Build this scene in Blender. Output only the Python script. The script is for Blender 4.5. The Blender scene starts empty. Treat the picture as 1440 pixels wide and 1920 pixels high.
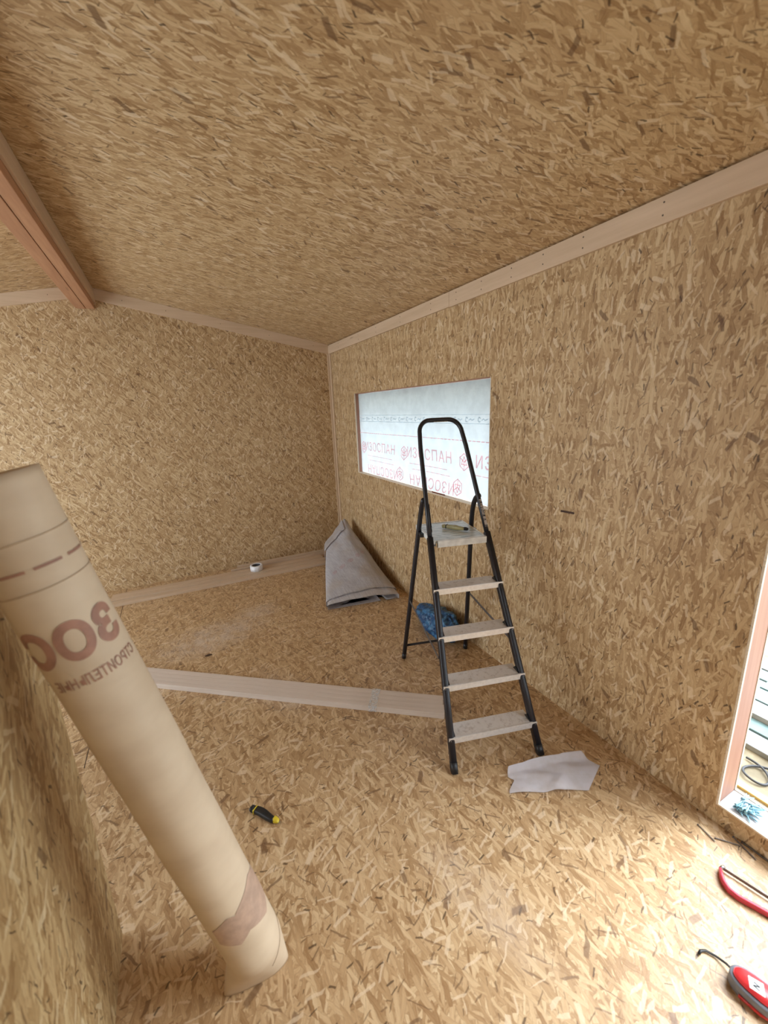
import bpy, bmesh, math, random
from mathutils import Vector, Matrix, noise
random.seed(7)
SC = bpy.context.scene
COL = SC.collection

# ------------------------------------------------------------------ camera, world, light, exposure
cam_d = bpy.data.cameras.new('camera')
cam = bpy.data.objects.new('camera', cam_d); COL.objects.link(cam)
cam_d.sensor_fit = 'VERTICAL'; cam_d.sensor_height = 24.0; cam_d.lens = 770.76 / 1920 * 24
cam_d.clip_start = 0.02
_f = Vector((0.43324, 0.86748, -0.24551)); _u = Vector((0.14724, 0.20056, 0.96855))
_b = -_f.normalized(); _r = _u.cross(_b).normalized(); _u = _b.cross(_r)
M = Matrix((( _r.x, _u.x, _b.x, -1.8125), (_r.y, _u.y, _b.y, -4.9045), (_r.z, _u.z, _b.z, 1.7591), (0, 0, 0, 1)))
cam.matrix_world = M
cam_d.dof.use_dof = True; cam_d.dof.focus_distance = 3.2; cam_d.dof.aperture_fstop = 1.5
SC.camera = cam
SC.view_settings.view_transform = 'Standard'
SC.view_settings.look = 'None'
SC.view_settings.gamma = 1
SC.view_settings.use_curve_mapping = False
SC.view_settings.exposure = 2.5
w = bpy.data.worlds.new('overcast_sky'); SC.world = w; w.use_nodes = True
w.node_tree.nodes['Background'].inputs[0].default_value = (0.82, 0.92, 1.0, 1)
w.node_tree.nodes['Background'].inputs[1].default_value = 1.0
sun = bpy.data.lights.new('hazy_sun', 'SUN'); sun.energy = 1.15; sun.angle = math.radians(42); sun.color = (.92, .965, 1)
so = bpy.data.objects.new('hazy_sun', sun); COL.objects.link(so); so.rotation_euler = Vector((-.62, .22, -.76)).to_track_quat('-Z', 'Y').to_euler()
cy = SC.cycles
cy.use_denoising = True; cy.use_adaptive_sampling = True; cy.adaptive_threshold = 0.03
cy.max_bounces = 8; cy.diffuse_bounces = 6; cy.glossy_bounces = 4; cy.transmission_bounces = 6
cy.sample_clamp_indirect = 6

def portal(name, loc, rot, sx, sy):
    l = bpy.data.lights.new(name, 'AREA'); l.shape = 'RECTANGLE'; l.size = sx; l.size_y = sy
    l.cycles.is_portal = True
    o = bpy.data.objects.new(name, l); COL.objects.link(o); o.location = loc; o.rotation_euler = rot
    return o
H = 2.5; SL = 0.1914; RX = -2.342; YB = -6.6; XL = -4.684; TH = 0.149
DY0, DY1, DZ0, DZ1 = -4.285, -5.75, 0.085, 2.25           # doorway in the right wall
WY0, WY1, WZ0, WZ1 = -0.671, -2.835, 1.067, 1.92            # papered window in the right wall
LY0, LY1, LZ0, LZ1 = -0.25, -3.3, 0.10, 2.30              # window in the left wall (out of view)
RX0, RX1, RZ0, RZ1 = -1.3, -0.7, 0.9, 1.7              # unseen opening added behind the camera to let in daylight
portal('doorway_portal', (TH + .01, (DY0 + DY1) / 2, (DZ0 + DZ1) / 2), (0, math.pi / 2, 0), DZ1 - DZ0, DY0 - DY1)
portal('left_window_portal', (XL - .12, (LY0 + LY1) / 2, (LZ0 + LZ1) / 2), (0, -math.pi / 2, 0), LZ1 - LZ0, LY0 - LY1)
portal('added_rear_portal', ((RX0 + RX1) / 2, YB - .12, (RZ0 + RZ1) / 2), (math.pi / 2, 0, 0), RX1 - RX0, RZ1 - RZ0)

# ------------------------------------------------------------------ node helpers and materials
class NT:
    def __init__(s, name):
        s.m = bpy.data.materials.new(name); s.m.use_nodes = True
        s.t = s.m.node_tree; s.bsdf = s.t.nodes['Principled BSDF']; s.out = s.t.nodes['Material Output']
    def n(s, typ, **kw):
        nd = s.t.nodes.new(typ)
        for k, v in kw.items(): setattr(nd, k, v)
        return nd
    def l(s, a, b): s.t.links.new(a, b)
    def put(s, sock, v):
        if hasattr(v, 'is_output'): s.l(v, sock)
        else: sock.default_value = v
    def math(s, op, a, b=None, c=None, clamp=False):
        nd = s.n('ShaderNodeMath', operation=op); nd.use_clamp = clamp
        for i, v in enumerate((a, b, c)):
            if v is not None: s.put(nd.inputs[i], v)
        return nd.outputs[0]
    def mr(s, v, a, b, c=0.0, d=1.0, smooth=True):
        nd = s.n('ShaderNodeMapRange'); nd.interpolation_type = 'SMOOTHSTEP' if smooth else 'LINEAR'
        s.put(nd.inputs[0], v)
        for i, x in enumerate((a, b, c, d)): nd.inputs[i + 1].default_value = x
        return nd.outputs[0]
    def mixf(s, f, a, b):
        nd = s.n('ShaderNodeMix', data_type='FLOAT'); s.put(nd.inputs[0], f); s.put(nd.inputs[2], a); s.put(nd.inputs[3], b); return nd.outputs[0]
    def mixv(s, f, a, b):
        nd = s.n('ShaderNodeMix', data_type='VECTOR'); s.put(nd.inputs[0], f); s.put(nd.inputs[4], a); s.put(nd.inputs[5], b); return nd.outputs[1]
    def mixc(s, f, a, b, blend='MIX'):
        nd = s.n('ShaderNodeMix', data_type='RGBA', blend_type=blend)
        s.put(nd.inputs[0], f); s.put(nd.inputs[6], a if hasattr(a, 'is_output') else (*a, 1)); s.put(nd.inputs[7], b if hasattr(b, 'is_output') else (*b, 1)); return nd.outputs[2]
    def ramp(s, v, stops):
        nd = s.n('ShaderNodeValToRGB'); s.put(nd.inputs[0], v); e = nd.color_ramp.elements
        while len(e) < len(stops): e.new(0.5)
        for x, (p, c) in zip(e, stops): x.position = p; x.color = (*c, 1)
        return nd.outputs[0]
    def map(s, v, loc=(0, 0, 0), rot=0.0, sc=(1, 1, 1), typ='TEXTURE'):
        nd = s.n('ShaderNodeMapping', vector_type=typ); s.l(v, nd.inputs[0])
        nd.inputs[1].default_value = loc; nd.inputs[2].default_value = (0, 0, rot); nd.inputs[3].default_value = sc
        return nd.outputs[0]
    def noise(s, v, scale, detail=3, rough=.5, dim='3D'):
        nd = s.n('ShaderNodeTexNoise', noise_dimensions=dim)
        if v is not None: s.l(v, nd.inputs['Vector'])
        nd.inputs['Scale'].default_value = scale; nd.inputs['Detail'].default_value = detail; nd.inputs['Roughness'].default_value = rough
        return nd.outputs[0]
    def bump(s, h, st=.3, dist=.002):
        nd = s.n('ShaderNodeBump'); nd.inputs['Strength'].default_value = st; nd.inputs['Distance'].default_value = dist
        s.l(h, nd.inputs['Height']); s.l(nd.outputs[0], s.bsdf.inputs['Normal'])
    def uv(s): return s.n('ShaderNodeTexCoord').outputs['UV']
    def obj(s): return s.n('ShaderNodeTexCoord').outputs['Object']

def osb(name, seed, spread=34, tint=(1, 1, 1), size=1.0, rough=.55, dust=False):
    """strand board: rotated rectangular wood strands laid over each other, layer after layer"""
    R = random.Random(seed); k = NT(name)
    uv0 = k.uv()
    wn = k.n('ShaderNodeTexNoise', noise_dimensions='2D'); k.l(uv0, wn.inputs['Vector']); wn.inputs['Scale'].default_value = 30; wn.inputs['Detail'].default_value = 2
    sub = k.n('ShaderNodeVectorMath', operation='SUBTRACT'); k.l(wn.outputs['Color'], sub.inputs[0]); sub.inputs[1].default_value = (.5, .5, .5)
    mul = k.n('ShaderNodeVectorMath', operation='SCALE'); k.l(sub.outputs[0], mul.inputs[0]); mul.inputs['Scale'].default_value = .010
    add = k.n('ShaderNodeVectorMath', operation='ADD'); k.l(uv0, add.inputs[0]); k.l(mul.outputs[0], add.inputs[1]); v = add.outputs[0]
    big = k.noise(uv0, 5.0, 3, .6, '2D')
    tone = k.mr(big, .3, .7, .35, .65); edge = 0.0; vec = v
    def layer(wd, ln, a, wob):
        mv = k.map(v, (R.uniform(-9, 9), R.uniform(-9, 9), 0), a, (wd, ln, 1))
        vo = k.n('ShaderNodeTexVoronoi', voronoi_dimensions='2D'); k.l(mv, vo.inputs['Vector'])
        vo.inputs['Scale'].default_value = 1; vo.inputs['Randomness'].default_value = 1
        sp = k.n('ShaderNodeSeparateColor'); k.l(vo.outputs['Color'], sp.inputs[0])
        sb = k.n('ShaderNodeVectorMath', operation='SUBTRACT'); k.l(mv, sb.inputs[0]); k.l(vo.outputs['Position'], sb.inputs[1])
        ml = k.n('ShaderNodeVectorMath', operation='MULTIPLY'); k.l(sb.outputs[0], ml.inputs[0]); ml.inputs[1].default_value = (wd, ln, 0)
        ro = k.n('ShaderNodeVectorRotate', rotation_type='Z_AXIS'); k.l(ml.outputs[0], ro.inputs['Vector'])
        k.l(k.math('MULTIPLY_ADD', sp.outputs[2], 2 * wob, -wob), ro.inputs['Angle'])
        ab = k.n('ShaderNodeVectorMath', operation='ABSOLUTE'); k.l(ro.outputs[0], ab.inputs[0])
        sx = k.n('ShaderNodeSeparateXYZ'); k.l(ab.outputs[0], sx.inputs[0])
        hw = k.math('MULTIPLY_ADD', sp.outputs[0], wd * .34, wd * .16)
        dx = k.math('DIVIDE', sx.outputs[0], hw); dy = k.math('DIVIDE', sx.outputs[1], ln * .43)
        return dx, dy, sp, ro.outputs[0]
    plan = [(.075, .19, .5)] * 2 + [(.048, .16, .45)] * 3 + [(.030, .13, .5)] * 4 + [(.017, .095, .55)] * 4
    for i, (wd, ln, wob) in enumerate(plan):
        a = math.radians(R.gauss(0, spread) if i % 5 else R.uniform(-90, 90))
        dx, dy, sp, loc = layer(wd * size * R.uniform(.85, 1.2), ln * size * R.uniform(.85, 1.2), a, wob)
        m = k.math('MULTIPLY', k.mr(dx, .90, 1.06, 1, 0), k.mr(dy, .97, 1.01, 1, 0))
        tone = k.mixf(m, tone, k.math('MULTIPLY_ADD', sp.outputs[1], .70, .14))
        edge = k.mixf(m, edge, k.mr(dx, .68, 1.0, 0, 1))
        cx = k.n('ShaderNodeVectorMath', operation='ADD'); k.l(loc, cx.inputs[0]); k.l(sp.outputs[0], cx.inputs[1])
        vec = k.mixv(m, vec, cx.outputs[0])
    g = k.noise(k.map(vec, (0, 0, 0), 0, (.0035, .035, 1)), 1.0, 2, .6, '2D')
    t2 = k.math('ADD', k.math('MULTIPLY', tone, .85), k.math('MULTIPLY_ADD', g, .36, -.12))
    c = k.ramp(t2, [(0.0, (.17, .085, .032)), (.16, (.31, .18, .078)), (.34, (.44, .288, .143)), (.55, (.54, .375, .203)), (.74, (.62, .46, .265)), (1.0, (.79, .65, .43))])
    c = k.mixc(k.math('MULTIPLY', edge, .42), c, (.20, .115, .052))  # thin shadow lines painted along the strand edges
    for i, (wd, ln, th, col, f) in enumerate(((.007, .085, .90, (.14, .07, .03), .65), (.005, .045, .88, (.10, .05, .02), .6), (.020, .07, .95, (.14, .07, .03), .7), (.011, .075, .72, (.76, .62, .43), .55), (.020, .06, .88, (.76, .62, .43), .6), (.006, .030, .95, (.06, .03, .012), .8))):
        dx, dy, sp, loc = layer(wd * 2.2 * size, ln * 1.1 * size, math.radians(R.gauss(0, 30)), .9)
        m = k.math('MULTIPLY', k.math('MULTIPLY', k.mr(dx, .35, .6, 1, 0), k.mr(dy, .8, 1.0, 1, 0)), k.math('GREATER_THAN', sp.outputs[1], th))
        c = k.mixc(k.math('MULTIPLY', m, f), c, col)
    if tint != (1, 1, 1): c = k.mixc(1.0, c, tint, 'MULTIPLY')
    if dust:
        co = k.obj()
        tot = None
        for (x, y, rx, ry, st) in ((-1.75, -1.55, .62, .33, .75), (-1.35, -1.3, .3, .22, .6), (-1.42, -2.5, .2, .42, .45), (-2.05, -3.0, .2, .6, .5), (-1.05, -4.05, .15, .4, .35)):
            mp = k.map(co, (x, y, 0), .3, (rx, ry, 1)); ln = k.n('ShaderNodeVectorMath', operation='LENGTH'); k.l(mp, ln.inputs[0])
            q = k.math('MULTIPLY', k.mr(ln.outputs['Value'], .1, 1.0, 1, 0), st)
            tot = q if tot is None else k.math('MAXIMUM', tot, q)
        nz = k.noise(co, 9, 4, .65)
        c = k.mixc(k.math('MULTIPLY', tot, k.mr(nz, .35, .7, .15, .95)), c, (.66, .57, .49))
    k.l(c, k.bsdf.inputs['Base Color']); k.bsdf.inputs['Roughness'].default_value = rough
    k.bsdf.inputs['Specular IOR Level'].default_value = .65 if dust else .35
    k.bump(k.noise(uv0, 90, 2, .6, '2D'), .25, .002)
    return k.m

def wood(name, c0, c1, scale=1.0, along=0, knots=.0, rough=.5):
    k = NT(name); o = k.obj(); s = [14, 14, 14]; s[along] = .9
    mp = k.map(o, (0, 0, 0), 0, tuple(x * scale for x in s), 'POINT')
    n1 = k.noise(mp, 1.4, 5, .6); n2 = k.noise(mp, 6, 3, .6)
    t = k.math('ADD', k.math('MULTIPLY', n1, .7), k.math('MULTIPLY', n2, .3))
    c = k.ramp(t, [(.3, c0), (.7, c1)])
    if knots:
        vo = k.n('ShaderNodeTexVoronoi'); k.l(k.map(o, (0, 0, 0), 0, tuple((1.1 if i == along else 9) for i in range(3)), 'POINT'), vo.inputs['Vector']); vo.inputs['Scale'].default_value = 1.3
        c = k.mixc(k.mr(vo.outputs['Distance'], .05, .12, knots, 0), c, (.16, .08, .04))
    k.l(c, k.bsdf.inputs['Base Color']); k.bsdf.inputs['Roughness'].default_value = rough
    k.bump(n2, .12, .001)
    return k.m

def plain(name, col, rough=.5, metal=0.0, var=.12, scale=30, bump=.0, spec=.5):
    k = NT(name); n = k.noise(k.obj(), scale, 3, .6)
    c = k.mixc(k.mr(n, .3, .7), tuple(x * (1 - var) for x in col), tuple(min(1, x * (1 + var)) for x in col))
    k.l(c, k.bsdf.inputs['Base Color']); k.bsdf.inputs['Roughness'].default_value = rough; k.bsdf.inputs['Metallic'].default_value = metal
    k.bsdf.inputs['Specular IOR Level'].default_value = spec
    if bump: k.bump(n, bump, .002)
    return k.m

M_wall = osb('osb_wall', 11, 26, size=1.12)
M_back = osb('osb_gable', 23, 34, size=.95)
M_ceil = osb('osb_ceiling', 37, 20, size=1.15)
M_floor = osb('osb_floor', 51, 44, dust=True, rough=.42, size=1.12, tint=(1, .965, .96))
M_part = osb('osb_partition', 67, 16, tint=(.84, .84, .75), size=1.2)
M_pine = wood('pine_trim', (.56, .41, .27), (.68, .52, .37), along=1, knots=.5)
M_pinex = wood('pine_trim_x', (.56, .41, .27), (.68, .52, .37), along=0, knots=.5)
M_pinez = wood('pine_trim_z', (.55, .40, .26), (.67, .51, .36), along=2)
M_beam = wood('ridge_beam_wood', (.36, .17, .09), (.54, .29, .16), along=1, knots=.4)
M_jamb = wood('jamb_wood', (.33, .15, .10), (.45, .25, .17), along=2)
M_deck = plain('deck_board', (.25, .205, .13), .8, scale=9, var=.3, bump=.3)
M_osbedge = plain('osb_edge', (.74, .64, .50), .8, scale=140, bump=.3)
M_sill = wood('sill_wood', (.30, .30, .31), (.42, .42, .43), along=1)
M_black = plain('black_painted_steel', (.012, .012, .018), .38, spec=.5, scale=90)
M_plastic = plain('black_plastic', (.012, .012, .014), .45)
M_alu = plain('aluminium', (.78, .77, .76), .34, .45, .06, 60)
M_steel = plain('bright_steel', (.6, .6, .62), .3, 1.0)
M_zinc = plain('zinc_screw', (.20, .38, .46), .4, .5, .3)
M_nail = plain('dull_nail', (.16, .15, .15), .5, .7)

# ------------------------------------------------------------------ mesh helpers
def link(name, bm, mat, parent=None, smooth=False, uv=False, mats=None):
    me = bpy.data.meshes.new(name)
    bmesh.ops.recalc_face_normals(bm, faces=bm.faces) if not smooth == 'keep' else None
    if uv:
        ly = bm.loops.layers.uv.new('UVMap')
        for f in bm.faces:
            n = f.normal
            for lp in f.loops:
                c = lp.vert.co
                if abs(n.x) > .7: q = (c.y, c.z)
                elif abs(n.y) > .7: q = (c.x, c.z)
                else: q = (c.y, c.x)
                lp[ly].uv = q
    if smooth:
        for f in bm.faces: f.smooth = True
    bm.to_mesh(me); bm.free()
    o = bpy.data.objects.new(name, me); COL.objects.link(o)
    for m in (mats or [mat]): me.materials.append(m)
    if parent is not None: o.parent = parent
    return o
def box(bm, a, b, bev=0.0, mi=0, mat4=None):
    a, b = Vector(a), Vector(b)
    t = bmesh.new()
    r = bmesh.ops.create_cube(t, size=1)
    for v in t.verts: v.co = Vector(((a[i] + b[i]) / 2 + v.co[i] * (b[i] - a[i]) for i in range(3)))
    if bev: bmesh.ops.bevel(t, geom=t.edges[:], offset=bev, segments=2, affect='EDGES', profile=.6)
    if mat4 is not None: bmesh.ops.transform(t, matrix=mat4, verts=t.verts)
    for f in t.faces: f.material_index = mi
    me = bpy.data.meshes.new('tmp'); t.to_mesh(me); t.free(); bm.from_mesh(me); bpy.data.meshes.remove(me)
def prism(bm, pts, off, mi=0):
    vs = [bm.verts.new(p) for p in pts]; ws = [bm.verts.new(Vector(p) + Vector(off)) for p in pts]
    fs = [bm.faces.new(vs), bm.faces.new(ws[::-1])]
    n = len(pts)
    for i in range(n): fs.append(bm.faces.new((vs[i], ws[i], ws[(i + 1) % n], vs[(i + 1) % n])))
    for f in fs: f.material_index = mi
def tube(bm, pts, rx, ry=None, seg=12, side=None, square=False, cap=True):
    """sweep an ellipse (or rounded rectangle) along pts; side = preferred 'x' axis of the section"""
    ry = ry or rx; pts = [Vector(p) for p in pts]; rings = []; n = len(pts)
    for i, p in enumerate(pts):
        t = (pts[min(i + 1, n - 1)] - pts[max(i - 1, 0)]).normalized()
        s = Vector(side) if side is not None else (Vector((0, 0, 1)) if abs(t.z) < .9 else Vector((1, 0, 0)))
        s = (s - t * s.dot(t)).normalized(); q = t.cross(s)
        R_ = (rx[i] if isinstance(rx, (list, tuple)) else rx); Q_ = (ry[i] if isinstance(ry, (list, tuple)) else ry)
        ring = []
        for j in range(seg):
            an = 2 * math.pi * (j + .5) / seg; c, sn = math.cos(an), math.sin(an)
            if square:
                e = .45; c = math.copysign(abs(c) ** e, c); sn = math.copysign(abs(sn) ** e, sn)
            ring.append(bm.verts.new(p + s * (R_ * c) + q * (Q_ * sn)))
        rings.append(ring)
    for a, b in zip(rings, rings[1:]):
        for j in range(seg): bm.faces.new((a[j], a[(j + 1) % seg], b[(j + 1) % seg], b[j]))
    if cap: bm.faces.new(rings[0][::-1]); bm.faces.new(rings[-1])
def B(): return bmesh.new()
def struct(o): o['kind'] = 'structure'; return o
def tag(o, label, cat, group=None, kind=None):
    o['label'] = label; o['category'] = cat
    if group: o['group'] = group
    if kind: o['kind'] = kind
    return o
def thing(name, loc, label, cat, rz=0, group=None):
    o = bpy.data.objects.new(name, None); COL.objects.link(o); o.location = loc; o.rotation_euler = (0, 0, rz)
    return tag(o, label, cat, group)
def copy_tree(o, parent=None):
    c = o.copy(); COL.objects.link(c)
    if parent is not None: c.parent = parent
    for ch in list(o.children): copy_tree(ch, c)
    return c

# ------------------------------------------------------------------ writing and marks: 2-D meshes laid on a surface
def text2d(s, size, spacing=1.0, bold=.0):
    cu = bpy.data.curves.new('t', 'FONT'); cu.body = s; cu.size = size; cu.space_character = spacing; cu.offset = bold
    cu.align_x = 'CENTER'; cu.align_y = 'CENTER'; cu.resolution_u = 4
    o = bpy.data.objects.new('t', cu); COL.objects.link(o)
    me = bpy.data.meshes.new_from_object(o.evaluated_get(bpy.context.evaluated_depsgraph_get()))
    bm = bmesh.new(); bm.from_mesh(me)
    bpy.data.objects.remove(o); bpy.data.curves.remove(cu); bpy.data.meshes.remove(me)
    bmesh.ops.triangulate(bm, faces=bm.faces[:])
    return bm
def refine(bm, mx):
    for _ in range(5):
        es = [e for e in bm.edges if e.calc_length() > mx]
        if not es: break
        bmesh.ops.subdivide_edges(bm, edges=es, cuts=1)
        bmesh.ops.triangulate(bm, faces=[f for f in bm.faces if len(f.verts) > 3])
def strokes2d(lines, w):
    bm = bmesh.new()
    for ln in lines:
        for a, b in zip(ln, ln[1:]):
            a, b = Vector(a), Vector(b); d = (b - a).normalized(); n = Vector((-d.y, d.x)) * w / 2; e = d * w * .3
            bm.faces.new([bm.verts.new((*q, 0)) for q in (a - e + n, a - e - n, b + e - n, b + e + n)])
    return bm
def mark2d(r, w):                                            # faceted hexagonal emblem with folded lobes inside
    P = [(r * .92 * math.sin(math.pi / 3 * i), r * math.cos(math.pi / 3 * i)) for i in range(6)]
    L = [P + [P[0]]]
    for i in range(0, 6, 2):
        a = P[i]; L.append([(a[0] * .62, a[1] * .62), (P[i + 1][0] * .35, P[i + 1][1] * .35), (P[i + 1][0] * .8, P[i + 1][1] * .8)])
        L.append([(a[0] * .62, a[1] * .62), (P[i - 1][0] * .28, P[i - 1][1] * .28), (0, 0)])
    return strokes2d(L, w)
def place2d(dst, src, fn, maxedge=None):
    if maxedge: refine(src, maxedge)
    mp = {}
    for v in src.verts: mp[v] = dst.verts.new(fn(v.co.x, v.co.y))
    for f in src.faces:
        try: dst.faces.new([mp[v] for v in f.verts])
        except ValueError: pass
    src.free()

# ================================================================== THE SHELL
def zc(x): return H + SL * (-x if x > RX else (x - XL))
# right wall with the window hole and the doorway (12 mm board inside and outside, insulated between)
bm = B()
def wallx(y0, y1, z0, z1): box(bm, (0, y1, z0), (TH, y0, z1))
ztop = H + .05
for (y0, y1, z0, z1) in ((0.15, WY0, 0, ztop), (WY0, WY1, 0, WZ0), (WY0, WY1, WZ1, ztop), (WY1, DY0, 0, ztop), (DY0, DY1, 0, DZ0), (DY0, DY1, DZ1, ztop), (DY1, YB - .15, 0, ztop)):
    wallx(y0, y1, z0, z1)
bmesh.ops.remove_doubles(bm, verts=bm.verts, dist=1e-5)
struct(link('wall_right', bm, M_wall, uv=True))
bm = B()
prism(bm, [(0, 0, 0), (0, 0, H), (RX, 0, zc(RX)), (XL, 0, H), (XL, 0, 0)], (0, .15, 0)); struct(link('wall_back', bm, M_back, uv=True))
bm = B()
for (x0, x1, z0, z1) in ((XL, RX0, 0, H), (RX0, RX1, 0, RZ0), (RX0, RX1, RZ1, H), (RX1, 0, 0, H)):
    box(bm, (x0, YB - .15, z0), (x1, YB, z1))
prism(bm, [(0, YB, H), (RX, YB, zc(RX)), (XL, YB, H)], (0, -.15, 0)); struct(link('wall_front', bm, M_back, uv=True))
bm = B()
for (y0, y1, z0, z1) in ((.15, LY0, 0, ztop), (LY0, LY1, 0, LZ0), (LY0, LY1, LZ1, ztop), (LY1, YB - .15, 0, ztop)):
    box(bm, (XL - .15, y1, z0), (XL, y0, z1))
struct(link('wall_left', bm, M_wall, uv=True))
bm = B(); box(bm, (-2.37, YB, 0), (-2.222, -3.529, 2.75)); struct(link('wall_partition', bm, M_part, uv=True))
bm = B()
prism(bm, [(.15, 0.15, H - SL * .15 + .0), (RX, 0.15, zc(RX)), (RX, 0.15, zc(RX) + .12), (.15, 0.15, H + .1)], (0, YB - .3, 0))
prism(bm, [(XL - .15, 0.15, H - SL * .15), (RX, 0.15, zc(RX)), (RX, 0.15, zc(RX) + .12), (XL - .15, 0.15, H + .1)], (0, YB - .3, 0))
struct(link('ceiling', bm, M_ceil, uv=True))
bm = B(); box(bm, (XL - .15, YB - .15, -.12), (.0, .15, 0)); struct(link('floor', bm, M_floor, uv=True))
# hairline joints between the floor sheets
bm = B()
for (a, b) in (((-2.472, -2.6), (-2.472, 0)), ((-2.472, -2.35), (-3.8, -2.35)), ((-1.95, -4.0), (-1.95, -6.0))):
    a, b = Vector((*a, .0006)), Vector((*b, .0006)); d = (b - a).normalized(); n = Vector((-d.y, d.x, 0)) * .0022
    bm.faces.new([bm.verts.new(q) for q in (a + n, b + n, b - n, a - n)])
struct(link('trim_9', bm, plain('joint_gap', (.06, .035, .02), .9)))

# trims ------------------------------------------------------------
nailm = plain('nail_head', (.10, .07, .05), .6)
def nails(parent, pts, r=.004):
    bm = B()
    for p, n in pts:
        n = Vector(n); q = n.to_track_quat('Z', 'Y').to_matrix().to_4x4(); q.translation = Vector(p)
        bmesh.ops.create_cone(bm, cap_ends=True, segments=8, radius1=r, radius2=r * .8, depth=.002, matrix=q)
    link('nail_head', bm, nailm, parent)
T = .018
bm = B(); box(bm, (-T, -2.42, H - .098), (0, -.0, H - .006), .002); o = struct(link('trim_1', bm, M_pine))
nails(o, [((-T, -y, H - z), (-1, 0, 0)) for y in (.35, .9, 1.3, 1.75, 2.2) for z in (.03, .07)])
bm = B(); box(bm, (-T, YB, H - .101), (0, -2.422, H - .006), .002); o = struct(link('trim_2', bm, M_pine))
nails(o, [((-T, -y, H - z), (-1, 0, 0)) for y in (2.5, 2.75, 3.0, 3.22, 3.45, 3.8, 4.2) for z in (.028, .072)])
for nm, x0, x1 in (('trim_3', -T, -2.262), ('trim_4', -2.42, XL)):
    bm = B(); prism(bm, [(x0, 0, zc(x0) - .001), (x1, 0, zc(x1) - .001), (x1, 0, zc(x1) - .1), (x0, 0, zc(x0) - .1)], (0, -T, 0))
    o = struct(link(nm, bm, M_pinex))
    nails(o, [((x0 + (x1 - x0) * t, -T, zc(x0 + (x1 - x0) * t) - .05), (0, -1, 0)) for t in (.08, .3, .52, .74, .9)])
bm = B(); box(bm, (-.034, -.014, 0), (-.001, 0, H - .1), .003); struct(link('trim_5', bm, M_pinez))
bm = B(); box(bm, (-.014, -.05, 0), (0, -.0145, H - .1), .003); struct(link('trim_6', bm, M_pinez))
# ridge beam: two planks side by side with a thin board on the flank
bm = B()
box(bm, (-2.336, YB, 2.755), (-2.268, 0, zc(-2.268) - .002), .004)
box(bm, (-2.416, YB, 2.752), (-2.339, 0, zc(-2.416) - .002), .004)
struct(link('trim_7', bm, M_beam))
bm = B(); box(bm, (-2.2675, YB, 2.808), (-2.252, 0, zc(-2.252) - .002), .002); struct(link('trim_8', bm, M_pine))

# door and window linings -------------------------------------------
def lining(name, y0, y1, z0, z1, mat, sillmat, x0=0.0):
    root = bpy.data.objects.new(name, None); COL.objects.link(root); root.location = (0, 0, 0); struct(root)
    t = .006
    def piece(nm, a, b, m, bev=.001):
        bm = B(); box(bm, a, b, bev); return link(nm, bm, m, root)
    for (nm, ya, yb) in (('jamb', y0, y0 - t), ('jamb', y1 + t, y1)):
        piece(nm, (.016, yb, z0 + t), (TH - .016, ya, z1 - t), mat)
        for xa in (.0, TH - .013): piece('board_edge', (xa, yb - .002, z0), (xa + .013, ya, z1), M_osbedge)
    piece('head', (.016, y1 + t, z1 - t), (TH - .016, y0 - t, z1), mat)
    piece('sill', (.016, y1 + t, z0), (TH - .016, y0 - t, z0 + t), sillmat)
    for xa in (.0, TH - .013): piece('board_edge', (xa, y1 + t + .003, z0), (xa + .013, y0 - t - .003, z0 + t + .002), M_osbedge)
    return root
lining('door_1', DY0, DY1, DZ0, DZ1, M_jamb, M_sill)
lining('window_1', WY0, WY1, WZ0, WZ1, M_jamb, M_pine)

# ================================================================== WINDOW MEMBRANE WITH PRINT
def trans(name, col, tr=.5, weave=True, yell=False, tint=None):
    k = NT(name); o = k.obj()
    d = k.n('ShaderNodeBsdfDiffuse'); t = k.n('ShaderNodeBsdfTranslucent'); mx = k.n('ShaderNodeMixShader')
    c = k.mixc(k.mr(k.noise(o, 14, 4, .6), .35, .65, 0, 1), tuple(x * .9 for x in col), col)
    if weave:
        wv = k.noise(k.map(o, (0, 0, 0), 0, (1, 1, 14), 'POINT'), 9, 3, .7)
        wv2 = k.noise(k.map(o, (0, 0, 0), 0, (1, 14, 1), 'POINT'), 9, 3, .7)
        c = k.mixc(k.mr(k.math('MAXIMUM', wv, wv2), .58, .75, 0, .35), c, tuple(x * .72 for x in col))
    k.l(c, d.inputs[0]); k.l(c, t.inputs[0]); mx.inputs[0].default_value = tr
    k.l(d.outputs[0], mx.inputs[1]); k.l(t.outputs[0], mx.inputs[2]); k.l(mx.outputs[0], k.out.inputs['Surface'])
    return k.m
M_mem = trans('membrane_backlit', (.375, .41, .43), .55)
M_pinkprint = trans('membrane_red_print', (.95, .58, .60), .96, weave=False)
M_greyprint = trans('membrane_grey_print', (.62, .68, .74), .96, weave=False)
WX = .05
def memx(y, z, off=0.0):
    h = (z - WZ0) / (WZ1 - WZ0)
    q = noise.noise(Vector((y * 3.1, z * 3.3, 1.7))) * .012
    top = max(0, h - .62) / .38
    q += noise.noise(Vector((y * 9 + z * 4, z * 2.0, 5.1))) * .012 * top
    q += math.sin(y * 2.2) * .006
    e = min(1, min(y - WY1, WY0 - y) / .08, (z - WZ0) / .05, (WZ1 - z) / .05); e = max(0, e)
    return WX + q * e - off
bm = B(); ny, nz = 110, 46; g = []
for i in range(ny + 1):
    y = WY1 + .002 + (WY0 - WY1 - .004) * i / ny
    g.append([bm.verts.new((memx(y, WZ0 + .007 + (WZ1 - WZ0 - .014) * j / nz), y, WZ0 + .007 + (WZ1 - WZ0 - .014) * j / nz)) for j in range(nz + 1)])
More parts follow.
